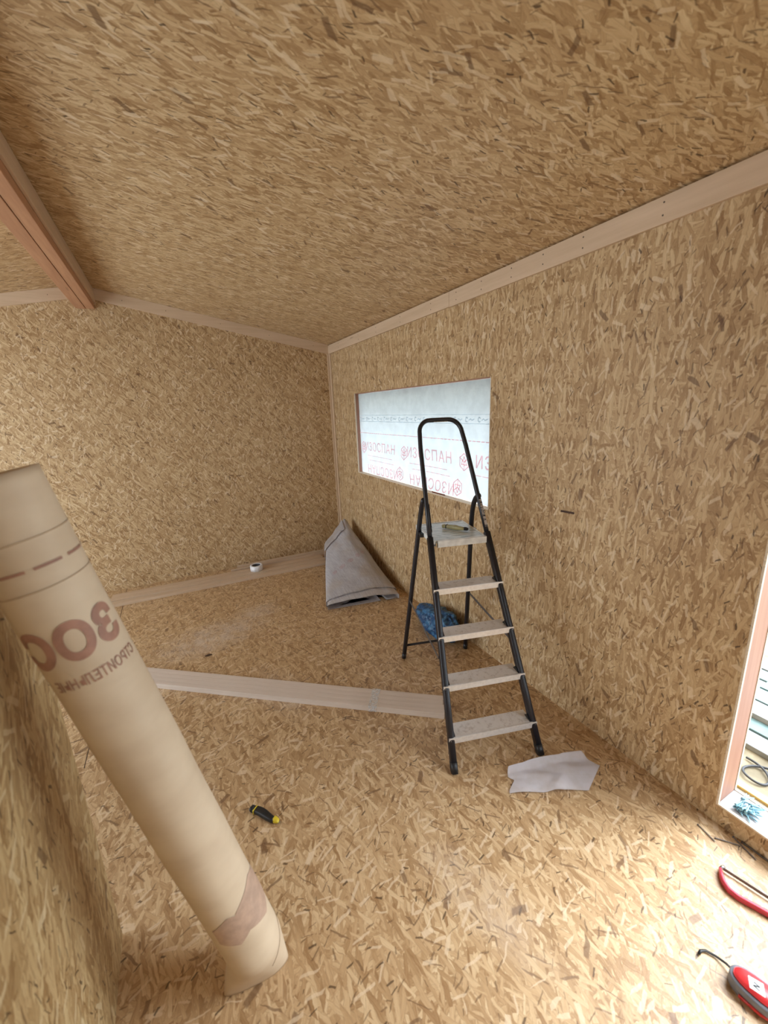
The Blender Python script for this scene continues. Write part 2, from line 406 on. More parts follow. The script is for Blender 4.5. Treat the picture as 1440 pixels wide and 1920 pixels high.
for i in range(ny):
    for j in range(nz): bm.faces.new((g[i][j], g[i + 1][j], g[i + 1][j + 1], g[i][j + 1]))
mem = link('window_membrane', bm, M_mem, smooth=True)
tag(mem, 'translucent white printed membrane stretched over the window hole in the right wall', 'membrane')
def onwin(cy_, cz, rot=False, sx=1.0):
    def fn(u, v):
        if rot: u, v = -u, -v
        y = cy_ - u * sx; z = cz + v
        return (memx(y, z, .0045), y, z)
    return fn
def piece2d(name, src, fn, mat, parent, mx=.03):
    b = B(); place2d(b, src, fn, mx); return link(name, b, mat, parent)
for ly, cz, rt in ((-.765, 1.352, 0), (-1.635, 1.352, 0), (-2.50, 1.352, 0), (-1.56, 1.155, 1), (-2.43, 1.155, 1)):
    piece2d('printed_emblem', mark2d(.062, .009), onwin(ly, cz, bool(rt)), M_pinkprint, mem)
for ty, s, cz, rt in ((-1.14, 'ИЗОСПАН', 1.362, 0), (-2.02, 'ИЗОСПАН', 1.362, 0), (-2.715, 'ИЗ', 1.362, 0), (-1.18, 'ИЗОСПАН', 1.138, 1), (-2.06, 'ИЗОСПАН', 1.138, 1)):
    piece2d('printed_lettering', text2d(s, .125, 1.12, .0006), onwin(ty, cz, bool(rt)), M_pinkprint, mem)
    n_ = 8 if len(s) > 3 else 2; wd = .56 if len(s) > 3 else .17
    piece2d('printed_subline', strokes2d([[(-wd / 2 + wd * i / n_, 0), (-wd / 2 + wd * (i + .8) / n_, 0)] for i in range(n_)], .006), onwin(ty, 1.225 if rt else 1.272), M_pinkprint, mem)
pr = B()
place2d(pr, strokes2d([[(u, 0), (u + .032, 0)] for u in [i * .048 for i in range(45)]], .007), onwin(-.68, 1.508), .03)
lnk = link('dashed_line', pr, M_pinkprint, mem)
pr = B()
for i in range(15):
    y = -.74 - i * .138
    ring = [(.014 * math.cos(a * .8 + .6), .016 * math.sin(a * .8 + .6)) for a in range(7)]
    place2d(pr, strokes2d([ring, [(.025, -.004), (.045, .006), (.06, -.004), (.085, .004)]], .006), onwin(y, 1.655), .03)
place2d(pr, strokes2d([[(0, 0), (2.12, 0)]], .004), onwin(-.69, 1.628), .03)
place2d(pr, strokes2d([[(0, 0), (2.12, 0)]], .003), onwin(-.69, 1.690), .03)
link('tape_band_print', pr, M_greyprint, mem)
# pencil on the window sill
bm = B(); tube(bm, [(.022, -2.13, WZ0 + .011), (.026, -2.30, WZ0 + .011)], .0045, seg=6)
o = link('carpenter_pencil', bm, plain('dark_red_pencil', (.16, .03, .02), .5)); tag(o, 'thin dark red pencil lying on the bottom ledge of the papered window', 'pencil')

# ================================================================== STEPLADDER
LA = -.271; LO = Vector((-.59, -3.624, 0))
lad = thing('stepladder', LO, 'black steel stepladder with aluminium treads standing open near the right wall', 'stepladder', rz=LA)
AF = .52
def fr(s, z): return Vector((s * (.233 - .06 * z), AF * z, z))
def rr(s, z): return Vector((s * (.236 - .063 * z), .998 - .228 * z, z))
side = (1, 0, 0)
for s in (-1, 1):
    bm = B(); tube(bm, [fr(s, .035), fr(s, .3), fr(s, .7), fr(s, 1.045)], .0155, .021, 14, side=side, square=True); link('front_rail', bm, M_black, lad, True)
    bm = B(); tube(bm, [fr(s, .0), fr(s, .045)], .0165, .0222, 14, side=side, square=True); link('rubber_foot', bm, M_plastic, lad, True)
    bm = B(); pts = [rr(s, .04), rr(s, .4), rr(s, .8), rr(s, 1.05)]
    e = fr(s, 1.235); a = rr(s, 1.05)
    for t in (.25, .5, .72, .88, 1):
        p1 = rr(s, 1.22); q = a * (1 - t) ** 2 + p1 * 2 * t * (1 - t) + (e + Vector((s * .012, .012, 0))) * t * t; pts.append(q)
    tube(bm, pts, .0145, .0165, 12, side=side); link('rear_leg', bm, M_black, lad, True)
    bm = B(); tube(bm, [rr(s, 0), rr(s, .045)], .0155, .0175, 12, side=side); link('rubber_foot', bm, M_plastic, lad, True)
    bm = B(); a = rr(s, .50) + Vector((-s * .012, 0, 0)); b = fr(s, .50) + Vector((s * .018, .01, 0)) ; m_ = (a + b) / 2 + Vector((0, 0, -.045))
    tube(bm, [rr(s, .505) + Vector((s * .006, -.012, 0)), fr(s, .475) + Vector((s * .018, 0.01, 0))], .0022, .008, 8, side=side, square=True)
    link('folding_stay', bm, M_nail, lad)
    # bracket joining platform to rails
    bm = B(); box(bm, (s * .158 - .0, .70, 1.0), (s * .178, .78, 1.02), .002); tube(bm, [(s * .155, .755, 1.008), (s * .178, .755, 1.008)], .007, seg=8)
    link('platform_bracket', bm, M_black, lad)
    bm = B(); tube(bm, [fr(s, 1.006) - Vector((s * .028, -.004, 0)), fr(s, 1.006) + Vector((0, .0, 0))], .009, seg=8); link('platform_hinge', bm, M_plastic, lad)
bm = B(); pts = [fr(-1, 1.03)]
for z in (1.2, 1.4, 1.52): pts.append(fr(-1, z))
ztp = 1.675; hw = .233 - .06 * 1.6; R_ = .075
cl = Vector((-hw + R_ + .004, AF * (ztp - R_), ztp - R_))
for i in range(9):
    an = math.pi - i * math.pi / 2 / 8; pts.append(Vector((cl.x + R_ * math.cos(an), AF * (cl.z + R_ * math.sin(an)), cl.z + R_ * math.sin(an))))
pts += [Vector((-x.x, x.y, x.z)) for x in pts[::-1]]
tube(bm, pts, .0105, .0155, 14, side=(0, 1, -.3) if False else None); 
bm.free(); bm = B()
def looptube(bm, pts, ra, rb, seg=14):
    nrm = Vector((0, -1, AF)).normalized(); rings = []; n = len(pts)    # ra across the plane, rb in the plane
    for i, p in enumerate(pts):
        t = (pts[min(i + 1, n - 1)] - pts[max(i - 1, 0)]).normalized(); q = t.cross(nrm).normalized()
        rings.append([bm.verts.new(p + nrm * ra * math.cos(2 * math.pi * j / seg) + q * rb * math.sin(2 * math.pi * j / seg)) for j in range(seg)])
    for a, b in zip(rings, rings[1:]):
        for j in range(seg): bm.faces.new((a[j], a[(j + 1) % seg], b[(j + 1) % seg], b[j]))
    bm.faces.new(rings[0][::-1]); bm.faces.new(rings[-1])
looptube(bm, pts, .0155, .0130)
link('hand_loop', bm, M_black, lad, True)
bm = B(); box(bm, (-.035, AF * ztp - .0165, ztp - .0125), (.05, AF * ztp - .003, ztp - .009), .0005); o = link('worn_label', bm, plain('worn_label', (.55, .55, .52), .6, var=.4, scale=120), lad); o['label'] = 'torn pale label under the top bar'
k = NT('barcode_label'); wv = k.noise(k.map(k.obj(), (0, 0, 0), 0, (30, 30, 170), 'POINT'), 1, 2, .6)
k.l(k.ramp(wv, [(.44, (.03, .03, .035)), (.52, (.50, .46, .44))]), k.bsdf.inputs['Base Color']); M_label = k.m
for s in (-1, 1):
    bm = B(); nrm = Vector((0, -1, AF)).normalized()
    for z0, z1 in ((1.07, 1.215),):
        a, b = fr(s, z0), fr(s, z1)
        for dx0, dx1, dn in (((.006, .0125, .004), (-.009, .009, .0162))[s < 0 and 0 or 1],):
            d = Vector((1, 0, 0)); 
            if s > 0: q = [a + nrm * .0159 + d * -.008, a + nrm * .0159 + d * .008, b + nrm * .0159 + d * .008, b + nrm * .0159 + d * -.008]
            else: q = [a + d * .0137 + nrm * -.01, a + d * .0137 + nrm * .01, b + d * .0137 + nrm * .01, b + d * .0137 + nrm * -.01]
            prism(bm, q, nrm * .0006 if s > 0 else d * .0006)
    o = link('sticker', bm, M_label, lad); o['label'] = 'grey and black information sticker'
# treads
k = NT('tread_aluminium'); o_ = k.obj(); sp = k.n('ShaderNodeTexWave', wave_type='BANDS', bands_direction='Y'); k.l(o_, sp.inputs['Vector']); sp.inputs['Scale'].default_value = 42
dirt = k.noise(o_, 38, 5, .7); c = k.mixc(k.mr(dirt, .5, .66, 0, .55), (.78, .75, .73), (.46, .40, .36)); k.l(c, k.bsdf.inputs['Base Color'])
k.bsdf.inputs['Metallic'].default_value = .25; k.bsdf.inputs['Roughness'].default_value = .42; k.bump(sp.outputs[0], .4, .0015); M_tread = k.m
for z in (.150, .364, .578, .796):
    hw = .233 - .06 * z + .012; y0 = AF * z - .022
    bm = B()
    box(bm, (-hw + .018, y0, z - .006), (hw - .018, y0 + .098, z), .0015)
    box(bm, (-hw + .018, y0 + .094, z - .024), (hw - .018, y0 + .098, z - .004), .001)
    st = link('step', bm, M_tread, lad)
    bm = B(); box(bm, (-hw - .004, y0 - .004, z - .030), (hw + .004, y0 + .002, z + .002), .0012); box(bm, (-hw + .018, y0 - .0055, z - .002), (hw - .018, y0 + .004, z + .0035), .0015)
    for s in (-1, 1): bmesh.ops.create_cone(bm, cap_ends=True, segments=10, radius1=.0045, radius2=.004, depth=.003, matrix=Matrix.Translation((s * (hw - .006), y0 - .0055, z - .014)) @ Matrix.Rotation(math.pi / 2, 4, 'X'))
    link('step_lip', bm, M_alu, st)
    for s in (-1, 1):
        bm = B(); prism(bm, [(s * (hw - .02), y0 + .004, z + .001), (s * (hw - .02), y0 + .062, z + .001), (s * (hw - .02), y0 + .04, z + .022)], (s * -.012, 0, 0)); link('corner_gusset', bm, M_plastic, st)
# platform
k = NT('platform_top'); o_ = k.obj(); mp = k.map(o_, (0, .2, 0), .35, (1, 3.2, 1), 'POINT'); wv = k.n('ShaderNodeTexWave', wave_type='RINGS'); k.l(mp, wv.inputs['Vector'])
wv.inputs['Scale'].default_value = 6; wv.inputs['Distortion'].default_value = 11; wv.inputs['Detail'].default_value = 2
k.l(k.ramp(wv.outputs[0], [(.15, (.28, .34, .37)), (.5, (.74, .80, .82))]), k.bsdf.inputs['Base Color']); k.bsdf.inputs['Roughness'].default_value = .35; M_plat = k.m
bm = B(); box(bm, (-.150, .528, 1.012), (.150, .868, 1.026), .002); pl = link('platform', bm, M_plat, lad)
bm = B()
for a, b in (((-.158, .518, 1.0), (-.148, .878, 1.029)), ((.148, .518, 1.0), (.158, .878, 1.029)), ((-.158, .868, 1.0), (.158, .878, 1.029)), ((-.135, .508, .992), (.155, .530, 1.029))): box(bm, a, b, .0015)
link('platform_frame', bm, plain('painted_frame', (.74, .75, .73), .4), pl)
bm = B(); tube(bm, [rr(-1, .115), rr(1, .115)], .0085, seg=10); link('cross_bar', bm, M_black, lad, True)

# ================================================================== HAND TOOLS
def utility_knife(name, loc, rz, L, cols, label):
    t = thing(name, loc, label, 'knife', rz)
    grip, accent, tip = cols
    bm = B()
    n = 12; xs = [i / n for i in range(n + 1)]
    pts = [(-L * .42 + L * .74 * x, .0035 * math.sin(x * 5), .012) for x in xs]
    tube(bm, pts, [.0095 + .003 * math.sin(x * math.pi) for x in xs], [.0125 + .004 * math.sin(x * 3.1 + .4) for x in xs], 14, side=(0, 0, 1), square=True)
    link('handle', bm, grip, t, True)
    bm = B(); tube(bm, [(L * .30, 0, .012), (L * .36, 0, .012), (L * .43, 0.001, .010), (L * .455, .002, .008)], [.0098, .0095, .007, .004], [.0128, .0125, .009, .004], 14, side=(0, 0, 1), square=True)
    link('nose', bm, accent, t, True)
    bm = B(); tube(bm, [(-L * .50, 0, .011), (-L * .49, 0, .012), (-L * .40, 0, .012)], [.005, .0095, .0105], [.008, .0135, .014], 14, side=(0, 0, 1), square=True)
    link('end_cap', bm, tip, t, True)
    bm = B(); box(bm, (-L * .36, -.0155, .002), (-L * .33, .0155, .0245), .002); link('band', bm, accent, t)
    bm = B(); box(bm, (-L * .05, -.004, .023), (L * .06, .004, .027), .0015); link('slider', bm, tip, t)
    bm = B(); prism(bm, [(L * .42, -.005, .0085), (L * .50, -.006, .0085), (L * .53, .005, .0085), (L * .42, .005, .0085)], (0, 0, .0008)); link('blade', bm, M_steel, t)
    return t
yel = plain('yellow_plastic', (.62, .48, .03), .4); blk = plain('black_rubber', (.010, .010, .010), .5); bei = plain('olive_beige_plastic', (.36, .32, .15), .45)
utility_knife('utility_knife', (-1.688, -3.334, 0), math.atan2(-.134, .103), .165, (blk, yel, blk), 'black and yellow utility knife lying on the open floor')
utility_knife('utility_knife', (-.366, -2.968, 1.0295), math.atan2(-.192, .082) + .12, .175, (bei, blk, bei), 'olive beige utility knife lying on the stepladder platform')

# tape measure ---------------------------------------------------
M_red = plain('red_plastic', (.62, .035, .04), .3); M_grey = plain('grey_rubber', (.20, .21, .25), .5)
tm = thing('tape_measure', (-.505, -4.632, 0), 'red and grey tape measure with a black wrist strap at the lower right floor', 'tape measure', rz=math.atan2(-.085, .018) )
def outline(bm, rx, ry, z0, z1, off=0, taper=.25, n=36, inset=.006):
    rings = []
    for z, k_ in ((z0, 1 - inset * 8), (z0 + .006, 1), (z1 - .006, 1), (z1, 1 - inset * 8)):
        rg = []
        for i in range(n):
            a = 2 * math.pi * i / n; c, s = math.cos(a), math.sin(a); c = math.copysign(abs(c) ** .75, c); s = math.copysign(abs(s) ** .75, s)
            rg.append(bm.verts.new((off + rx * k_ * c, ry * k_ * s * (1 - taper * -c * .6), z)))
        rings.append(rg)
    for a, b in zip(rings, rings[1:]):
        for j in range(n): bm.faces.new((a[j], a[(j + 1) % n], b[(j + 1) % n], b[j]))
    bm.faces.new(rings[0][::-1]); bm.faces.new(rings[-1])
bm = B(); outline(bm, .062, .040, .001, .040); link('casing', bm, M_grey, tm, True)
bm = B(); outline(bm, .053, .030, .0385, .046); face = link('red_face', bm, M_red, tm, True)
bm = B(); prism(bm, [(-.022, .013, .0463), (.012, .022, .0463), (.022, -.012, .0463), (-.012, -.018, .0463)], (0, 0, .0006)); bd = link('badge', bm, plain('white_badge', (.8, .8, .8), .5), face)
bm = B(); place2d(bm, strokes2d([[(-.006, .006), (.006, .004), (-.006, -.004), (.007, -.006)]], .004), lambda u, v: (u, v, .0473)); link('badge_mark', bm, M_plastic, bd)
bm = B(); tube(bm, [(-.03, -.039, .012), (.02, -.0425, .012), (.05, -.034, .012)], .006, .0035, 8); link('side_grip', bm, M_red, tm, True)
inv = Matrix.Rotation(-tm.rotation_euler.z, 4, 'Z') @ Matrix.Translation(-Vector(tm.location))
bm = B(); wpts = [(-.503, -4.580, .022), (-.497, -4.556, .012), (-.500, -4.530, .006), (-.512, -4.508, .006), (-.526, -4.500, .006), (-.541, -4.502, .006)]
tube(bm, [inv @ Vector(q) for q in wpts], .0022, .0042, 10, side=(0, 0, 1)); link('wrist_strap', bm, M_plastic, tm, True)

# hacksaw ----------------------------------------------------------
hs = thing('hacksaw', (-.2, -4.6, 0), 'red hacksaw frame with curved end lying near the doorway at the right', 'saw')
P = [(-.205, -4.405), (-.226, -4.420), (-.243, -4.436), (-.254, -4.456), (-.252, -4.485), (-.235, -4.525), (-.213, -4.58), (-.185, -4.645), (-.15, -4.73), (-.12, -4.80)]
bm = B(); tube(bm, [(x + .2, y + 4.6, .012) for x, y in P], .011, [.004] + [.007] * (len(P) - 1), 12, side=(0, 0, 1), square=True); link('frame', bm, plain('pinkish_red_paint', (.60, .05, .08), .35), hs, True)
bm = B(); tube(bm, [(.0, .196, .012), (.012, .195, .012), (.02, .192, .012)], .005, .006, 10); link('blade_pin', bm, M_steel, hs, True)
bm = B(); box(bm, (.03, -.18, .004), (.032, .19, .016)); 
bm.free(); bm = B(); prism(bm, [(.008, .195, .005), (.0095, .195, .005), (.095, -.17, .005), (.0935, -.17, .005)], (0, 0, .013)); link('blade', bm, M_nail, hs)
bm = B(); tube(bm, [(.035, .055, .012), (.03, .02, .012), (.04, -.03, .012)], .007, .005, 10); link('grip_insert', bm, M_plastic, hs, True)

# ================================================================== NAILS AND SCREWS
def nail_mesh(L, r, hr, mat, name):
    bm = B(); tube(bm, [(0, 0, 0), (L * .94, 0, 0), (L, 0, 0)], [r, r, r * .2], [r, r, r * .2], 8)
    tube(bm, [(-.0018, 0, 0), (0, 0, 0)], hr, hr, 10)
    return link(name, bm, mat, smooth=False)
nl = [((-.0789, -4.269, .0035), (-.096, -4.341), 'steel nail nearest the stepladder, on the floor below the doorway'),
      ((-.079, -4.333, .004), (-.029, -4.396), 'steel nail lying flat beside two longer ones below the doorway'),
      ((-.012, -4.365, .0035), (-.040, -4.452), 'steel nail crossing towards the wall below the doorway'),
      ((-.006, -4.392, .0035), (-.004, -4.50), 'steel nail lying along the foot of the wall below the doorway')]
first = None
for (a, b, lab) in nl:
    a = Vector(a); d = Vector((b[0] - a.x, b[1] - a.y, 0))
    if first is None: first = nail_mesh(.09, .0023, .0045, M_nail, 'nail'); o = first
    else: o = first.copy(); COL.objects.link(o)
    o.location = a; o.rotation_euler = (0, 0, math.atan2(d.y, d.x)); o.scale = (d.length / .09,) * 3
    tag(o, lab, 'nail', 'nails on the floor below the doorway')
RS = random.Random(4)
def screw():
    bm = B(); tube(bm, [(0, 0, 0), (.003, 0, 0), (.042, 0, 0), (.05, 0, 0)], [.0055, .0026, .0026, .0003], [.0055, .0026, .0026, .0003], 8)
    return link('screw', bm, M_zinc)
sc0 = None
for i in range(44):
    if sc0 is None: sc0 = screw(); o = sc0
    else: o = sc0.copy(); COL.objects.link(o)
    lay = i // 11
    o.location = (.050 + RS.uniform(-.022, .045), -4.332 - RS.uniform(0, .045), DZ0 + .0115 + lay * .006)
    o.rotation_euler = (0, RS.uniform(-.06, .06), RS.uniform(-2.6, .2))
    o.scale = (RS.uniform(.8, 1.15),) * 3
    tag(o, 'small bluish zinc screw in the loose heap on the door sill', 'screw', 'screws heaped on the door sill')

# ================================================================== BOARDS ON THE FLOOR
M_lathx = wood('lath_wood', (.50, .36, .24), (.66, .51, .37), along=0)
M_lath2 = wood('planed_batten', (.60, .50, .42), (.72, .62, .54), along=0, scale=1.2)
def plank(name, ctr, rz, L, W, Hh, mat, label, cat, group):
    bm = B(); box(bm, (-L / 2, -W / 2, 0), (L / 2, W / 2, Hh), .002); o = link(name, bm, mat); o.location = ctr; o.rotation_euler = (0, 0, rz)
    tag(o, label, cat, group); return o
ra = math.atan2(-.06, 2.2)
plank('board', (-1.60, -.448, 0), ra, 2.6, .085, .026, M_lathx, 'long pale board at the front of the pile along the back wall', 'board', 'boards along the back wall')
plank('board', (-1.58, -.352, 0), ra, 2.5, .085, .030, M_lathx, 'long pale board second from the front in the pile along the back wall', 'board', 'boards along the back wall')
plank('board', (-1.48, -.255, 0), ra * .6, 2.2, .09, .030, M_lathx, 'long board third from the front in the pile along the back wall', 'board', 'boards along the back wall')
plank('board', (-.80, -.15, 0), ra * .3, 1.12, .085, .024, M_lathx, 'short board right against the back wall behind the tape roll', 'board', 'boards along the back wall')
plank('thin_batten', (-.83, -.175, .0245), .01, 1.2, .028, .020, M_lathx, 'thin batten lying on top of the short board by the back wall', 'batten', 'boards along the back wall')
plank('thin_batten', (-.78, -.125, .0245), -.02, 1.15, .024, .030, M_lathx, 'thin batten closest to the back wall on top of the pile', 'batten', 'boards along the back wall')
# bundle across the floor
A = Vector((-2.44, -1.725, 0)); Bp = Vector((-.600, -3.180, 0)); d = (Bp - A).normalized(); n = Vector((-d.y, d.x, 0)); L = (Bp - A).length; ang = math.atan2(d.y, d.x)
names = ['front edge', 'second from the front', 'third from the front', 'back edge']
for i in range(4):
    c = (A + Bp) / 2 + n * (-.059 + i * .0385)
    plank('batten', (c.x, c.y, 0), ang, L - .03 * (i == 2), .038, .036, M_lath2, 'long planed batten of the taped bundle on the floor, ' + names[i], 'batten', 'battens taped together on the floor')
# clear tape band around the bundle
ctr = Vector((-.945, -2.925, 0)); k = NT('clear_tape'); k.bsdf.inputs['Base Color'].default_value = (.8, .8, .8, 1); k.bsdf.inputs['Roughness'].default_value = .15; k.bsdf.inputs['Alpha'].default_value = .35
nz_ = k.noise(k.obj(), 60, 3, .7); k.l(k.mr(nz_, .4, .62, .12, .6), k.bsdf.inputs['Alpha']); k.bump(nz_, .8, .003)
tb = B(); w2 = .0785
for (y0, y1, z0, z1) in ((-w2, w2, .0366, .0378), (-w2 - .0012, -w2, .001, .0378), (w2, w2 + .0012, .001, .0378)): box(tb, (-.025, y0, z0), (.025, y1, z1))
o = link('tape_band', tb, k.m); o.rotation_euler = (0, 0, ang + .05); o.location = A + d * ((ctr - A).dot(d)) + n * -.001
tag(o, 'clear tape wrapped around the batten bundle near the stepladder', 'tape')
# roll of tape
t = thing('tape_roll', (-1.17, -.315, .031), 'white roll of tape with dark core lying on the boards by the back wall', 'tape roll')
def ringm(ro, ri, h, z=0):
    bm = B(); n = 40; rs = []
    for (r, zz) in ((ro, 0), (ro, h), (ri, h), (ri, 0)): rs.append([bm.verts.new((r * math.cos(2 * math.pi * i / n), r * math.sin(2 * math.pi * i / n), z + zz)) for i in range(n)])
    for a, b in zip(rs, rs[1:] + rs[:1]):
        for j in range(n): bm.faces.new((a[j], a[(j + 1) % n], b[(j + 1) % n], b[j]))
    return bm
link('tape', ringm(.068, .046, .06), plain('white_tape', (.78, .78, .80), .4), t, True)
link('core', ringm(.0458, .042, .058), plain('dark_core', (.06, .06, .07), .7), t, True)

# ================================================================== BIG MEMBRANE ROLL LEANING ON THE PARTITION
M_tubeW = NT('rolled_membrane'); k = M_tubeW; o_ = k.obj()
nn = k.noise(k.map(o_, (0, 0, 0), 0, (4, 4, 9), 'POINT'), 1.2, 4, .55)
c = k.mixc(k.mr(nn, .35, .65), (.58, .46, .325), (.64, .52, .375)); k.l(c, k.bsdf.inputs['Base Color']); k.bsdf.inputs['Roughness'].default_value = .6
k.bsdf.inputs['Subsurface Weight'].default_value = 0.0; k.bump(k.noise(o_, 7, 3, .5), .25, .01); M_tubeW = k.m
TB = Vector((-1.783, -3.864, 0.0)); TD = Vector((-.2125, -.003, 1)).normalized(); TR = .083; TL = 1.70
tx = Vector((0, 1, 0)); tx = (tx - TD * tx.dot(TD)).normalized(); ty = TD.cross(tx)        # section axes
if ty.x < 0: ty = -ty
def tubept(phi, s, rr_=0.0):
    """phi = angle round the roll (0 faces +x, towards the room), s = distance up the roll"""
    r = TR + rr_
    e = ty * math.cos(phi) - tx * math.sin(phi)
    r += .0025 * noise.noise(Vector((math.cos(phi) * 1.5, math.sin(phi) * 1.5, s * 4)))
    squash = max(0, 1 - s / .22)
    if squash > 0: r *= 1 + .02 * squash
    p = TB + TD * s + e * r
    f = max(0, 1 - s / .20); f = f * f * (3 - 2 * f)
    p += TD * (-(p.z - TD.z * s) / TD.z * f)          # the foot of the roll is sat flat on the floor
    g_ = max(0, 1 - s / .15)
    p.x -= .052 * g_ * max(0, -math.cos(phi)); p.y += .058 * g_ * max(0, math.sin(phi))
    p.x -= .022 * g_ * max(0, math.cos(phi))
    if p.z < .001: p.z = .001
    return p
troll = thing('membrane_roll', TB, 'large cream roll of printed membrane leaning on the partition in the left foreground', 'roll')
bm = B(); nph, ns = 64, 90; rings = []
for j in range(ns + 1):
    s = TL * j / ns
    rings.append([bm.verts.new(tubept(2 * math.pi * i / nph, s) - TB) for i in range(nph)])
for a, b in zip(rings, rings[1:]):
    for i in range(nph): bm.faces.new((a[i], a[(i + 1) % nph], b[(i + 1) % nph], b[i]))
inner = [bm.verts.new(TD * (TL - .004) + (v.co - TD * v.co.dot(TD)) * .72 + (Vector((0, 0, 0)))) for v in rings[-1]]
for v_, w_ in zip(inner, rings[-1]):
    c0 = TD * (TL); v_.co = c0 + (w_.co - c0) * .72 - TD * .004
deep = [bm.verts.new(v.co - TD * .25) for v in inner]
for (a, b) in ((rings[-1], inner), (inner, deep)):
    for i in range(nph): bm.faces.new((a[i], a[(i + 1) % nph], b[(i + 1) % nph], b[i]))
bm.faces.new(deep); bm.faces.new(rings[0][::-1])
link('rolled_sheet', bm, M_tubeW, troll, True)
# loose outer lap edges: thin raised turns
M_lap = plain('lap_edge', (.42, .31, .20), .7)
def lap(phi0, phi1, s0, s1, k0=.0018, n=40):
    bm = B()
    for i in range(n):
        t0, t1 = i / n, (i + 1) / n
        q = [tubept(phi0 + (phi1 - phi0) * t, s0 + (s1 - s0) * t + ds, rr) - TB for t, ds, rr in ((t0, 0, .0004), (t1, 0, .0004), (t1, .002, k0), (t0, .002, k0))]
        bm.faces.new([bm.verts.new(x) for x in q])
    bmesh.ops.remove_doubles(bm, verts=bm.verts, dist=1e-5)
    link('lap_edge', bm, M_lap, troll)
lap(-.4, 1.2, .21, .10); lap(-.6, 2.6, 1.478, 1.474); lap(-.6, 2.6, 1.577, 1.573)
M_brownprint = plain('faded_red_print', (.36, .19, .135), .6, var=.15, scale=25)
piece2d('printed_lettering', text2d('ЗОС', .108, 1.05, .005), lambda u, v: tubept(1.41 + u / TR * .86, 1.347 + v, .0012) - TB, M_brownprint, troll, .01)
piece2d('printed_subline', text2d('СТРОИТЕЛЬНЫЕ', .034, 1.0, .0004), lambda u, v: tubept(1.22 + u / TR * .62, 1.262 + v, .0012) - TB, M_brownprint, troll, .01)
piece2d('dashed_line', strokes2d([[(-.15 + i * .062, 0), (-.15 + i * .062 + .045, 0)] for i in range(6)], .006), lambda u, v: tubept(1.1 + u / TR, 1.52 + v, .0012) - TB, M_brownprint, troll, .01)
M_paleprint = plain('pale_red_print', (.45, .31, .23), .6)
piece2d('printed_emblem', mark2d(.07, .034), lambda u, v: tubept(.45 + u / TR, .37 + v, .0012) - TB, M_paleprint, troll, .01)
piece2d('printed_emblem', mark2d(.045, .03), lambda u, v: tubept(1.6 + u / TR, .36 + v, .0012) - TB, M_paleprint, troll, .01)

# ================================================================== GREY MEMBRANE BUNDLE IN THE CORNER
k = NT('grey_membrane'); o_ = k.obj(); a1 = k.noise(k.map(o_, (0, 0, 0), .3, (60, 5, 5), 'POINT'), 1.5, 3, .6)
c = k.mixc(k.mr(a1, .4, .62, 0, .6), (.80, .79, .82), (.64, .62, .66)); c = k.mixc(k.mr(k.noise(o_, 3, 2, .5), .45, .6, 0, .5), c, (.70, .63, .57))
k.l(c, k.bsdf.inputs['Base Color']); k.bsdf.inputs['Roughness'].default_value = .7; k.bump(k.noise(o_, 9, 4, .6), .5, .02); M_greymem = k.m
def loft(t, th, off=0.0):
    """t 0 = far raised end, 1 = flattened mouth on the floor; th runs round the section"""
    e = max(0.0, t) ** 1.15
    c0 = Vector((-.225, -.44, .25)); c1 = Vector((-.445, -1.66, .045))
    c = c0.lerp(c1, t); c.z = .25 * (1 - e) + .047 * e
    rx = .150 * (1 - t) + .345 * t; rz = .225 * (1 - e) + .045 * e
    x = math.cos(th); z = math.sin(th)
    lobe = (1 - t) * max(0, -x) * max(0, z)
    px = c.x + (rx + off) * x + z * .085 * (1 - t) + lobe * .05 + .10 * t * max(0, z) * (1 - abs(x))
    pz = c.z + (rz + off) * z - lobe * .10
    if t > .55 and z < 0: pz = max(.002, pz * (1 - min(1, (t - .55) * 1.8)))
    q = noise.noise(Vector((x * 1.6, z * 1.6 + 4, t * 3.0))) * .016 * (1 - .6 * t)
    w_ = .006 * math.sin(th * 9 + t * 14 + 2 * noise.noise(Vector((t * 5, th, 0)))) * min(1, max(0, z + .2)) * (1 - t * .7)
    yy = c.y + (-.05 * x * t) + .05 * (1 - t) * x
    zlo = .040 * min(1, max(0, (yy + .66) / .1)) + .0015 + max(off, 0)
    return Vector((px + q, yy, max(zlo, pz + q + w_)))
def loftobj(name, t0, t1, th0, th1, off, parent, thick=.0016, nt=40, nth=60):
    bm = B(); g = []
    for i in range(nt + 1):
        t = t0 + (t1 - t0) * i / nt
        g.append([bm.verts.new(loft(t + edge_j(i, nt, j, nth), th0 + (th1 - th0) * j / nth, off)) for j in range(nth + 1)])
    for i in range(nt):
        for j in range(nth): bm.faces.new((g[i][j], g[i + 1][j], g[i + 1][j + 1], g[i][j + 1]))
    bmesh.ops.solidify(bm, geom=bm.faces[:], thickness=thick)
    return link(name, bm, M_greymem, parent, True)
EJ = 0
def edge_j(i, nt, j, nth):
    if i < nt: return 0
    return EJ * math.sin(j / nth * 6.0)
broot = thing('membrane_bundle', (0, 0, 0), 'crumpled grey membrane sheet rolled into a loose cone in the far corner', 'membrane')
EJ = .0; loftobj('outer_layer', 0, .965, -.5, math.pi * 1.72, .004, broot)
EJ = .012; loftobj('inner_layer', .5, 1.02, -.9, math.pi * 1.66, -.010, broot)
EJ = .0; loftobj('curled_end', -.02, .16, math.pi * .55, math.pi * 1.6, .022, broot)
# faint emblem row across the cone
pr = B()
pr.free(); M_faint = plain('faint_pink_print', (.62, .50, .53), .7)
for i in range(5): piece2d('printed_emblem', mark2d(.03, .006), lambda u, v, i=i: loft(.66 - v / 1.25 - i * .03, 2.45 - i * .30 - u / .3, .0088), M_faint, broot, .02)

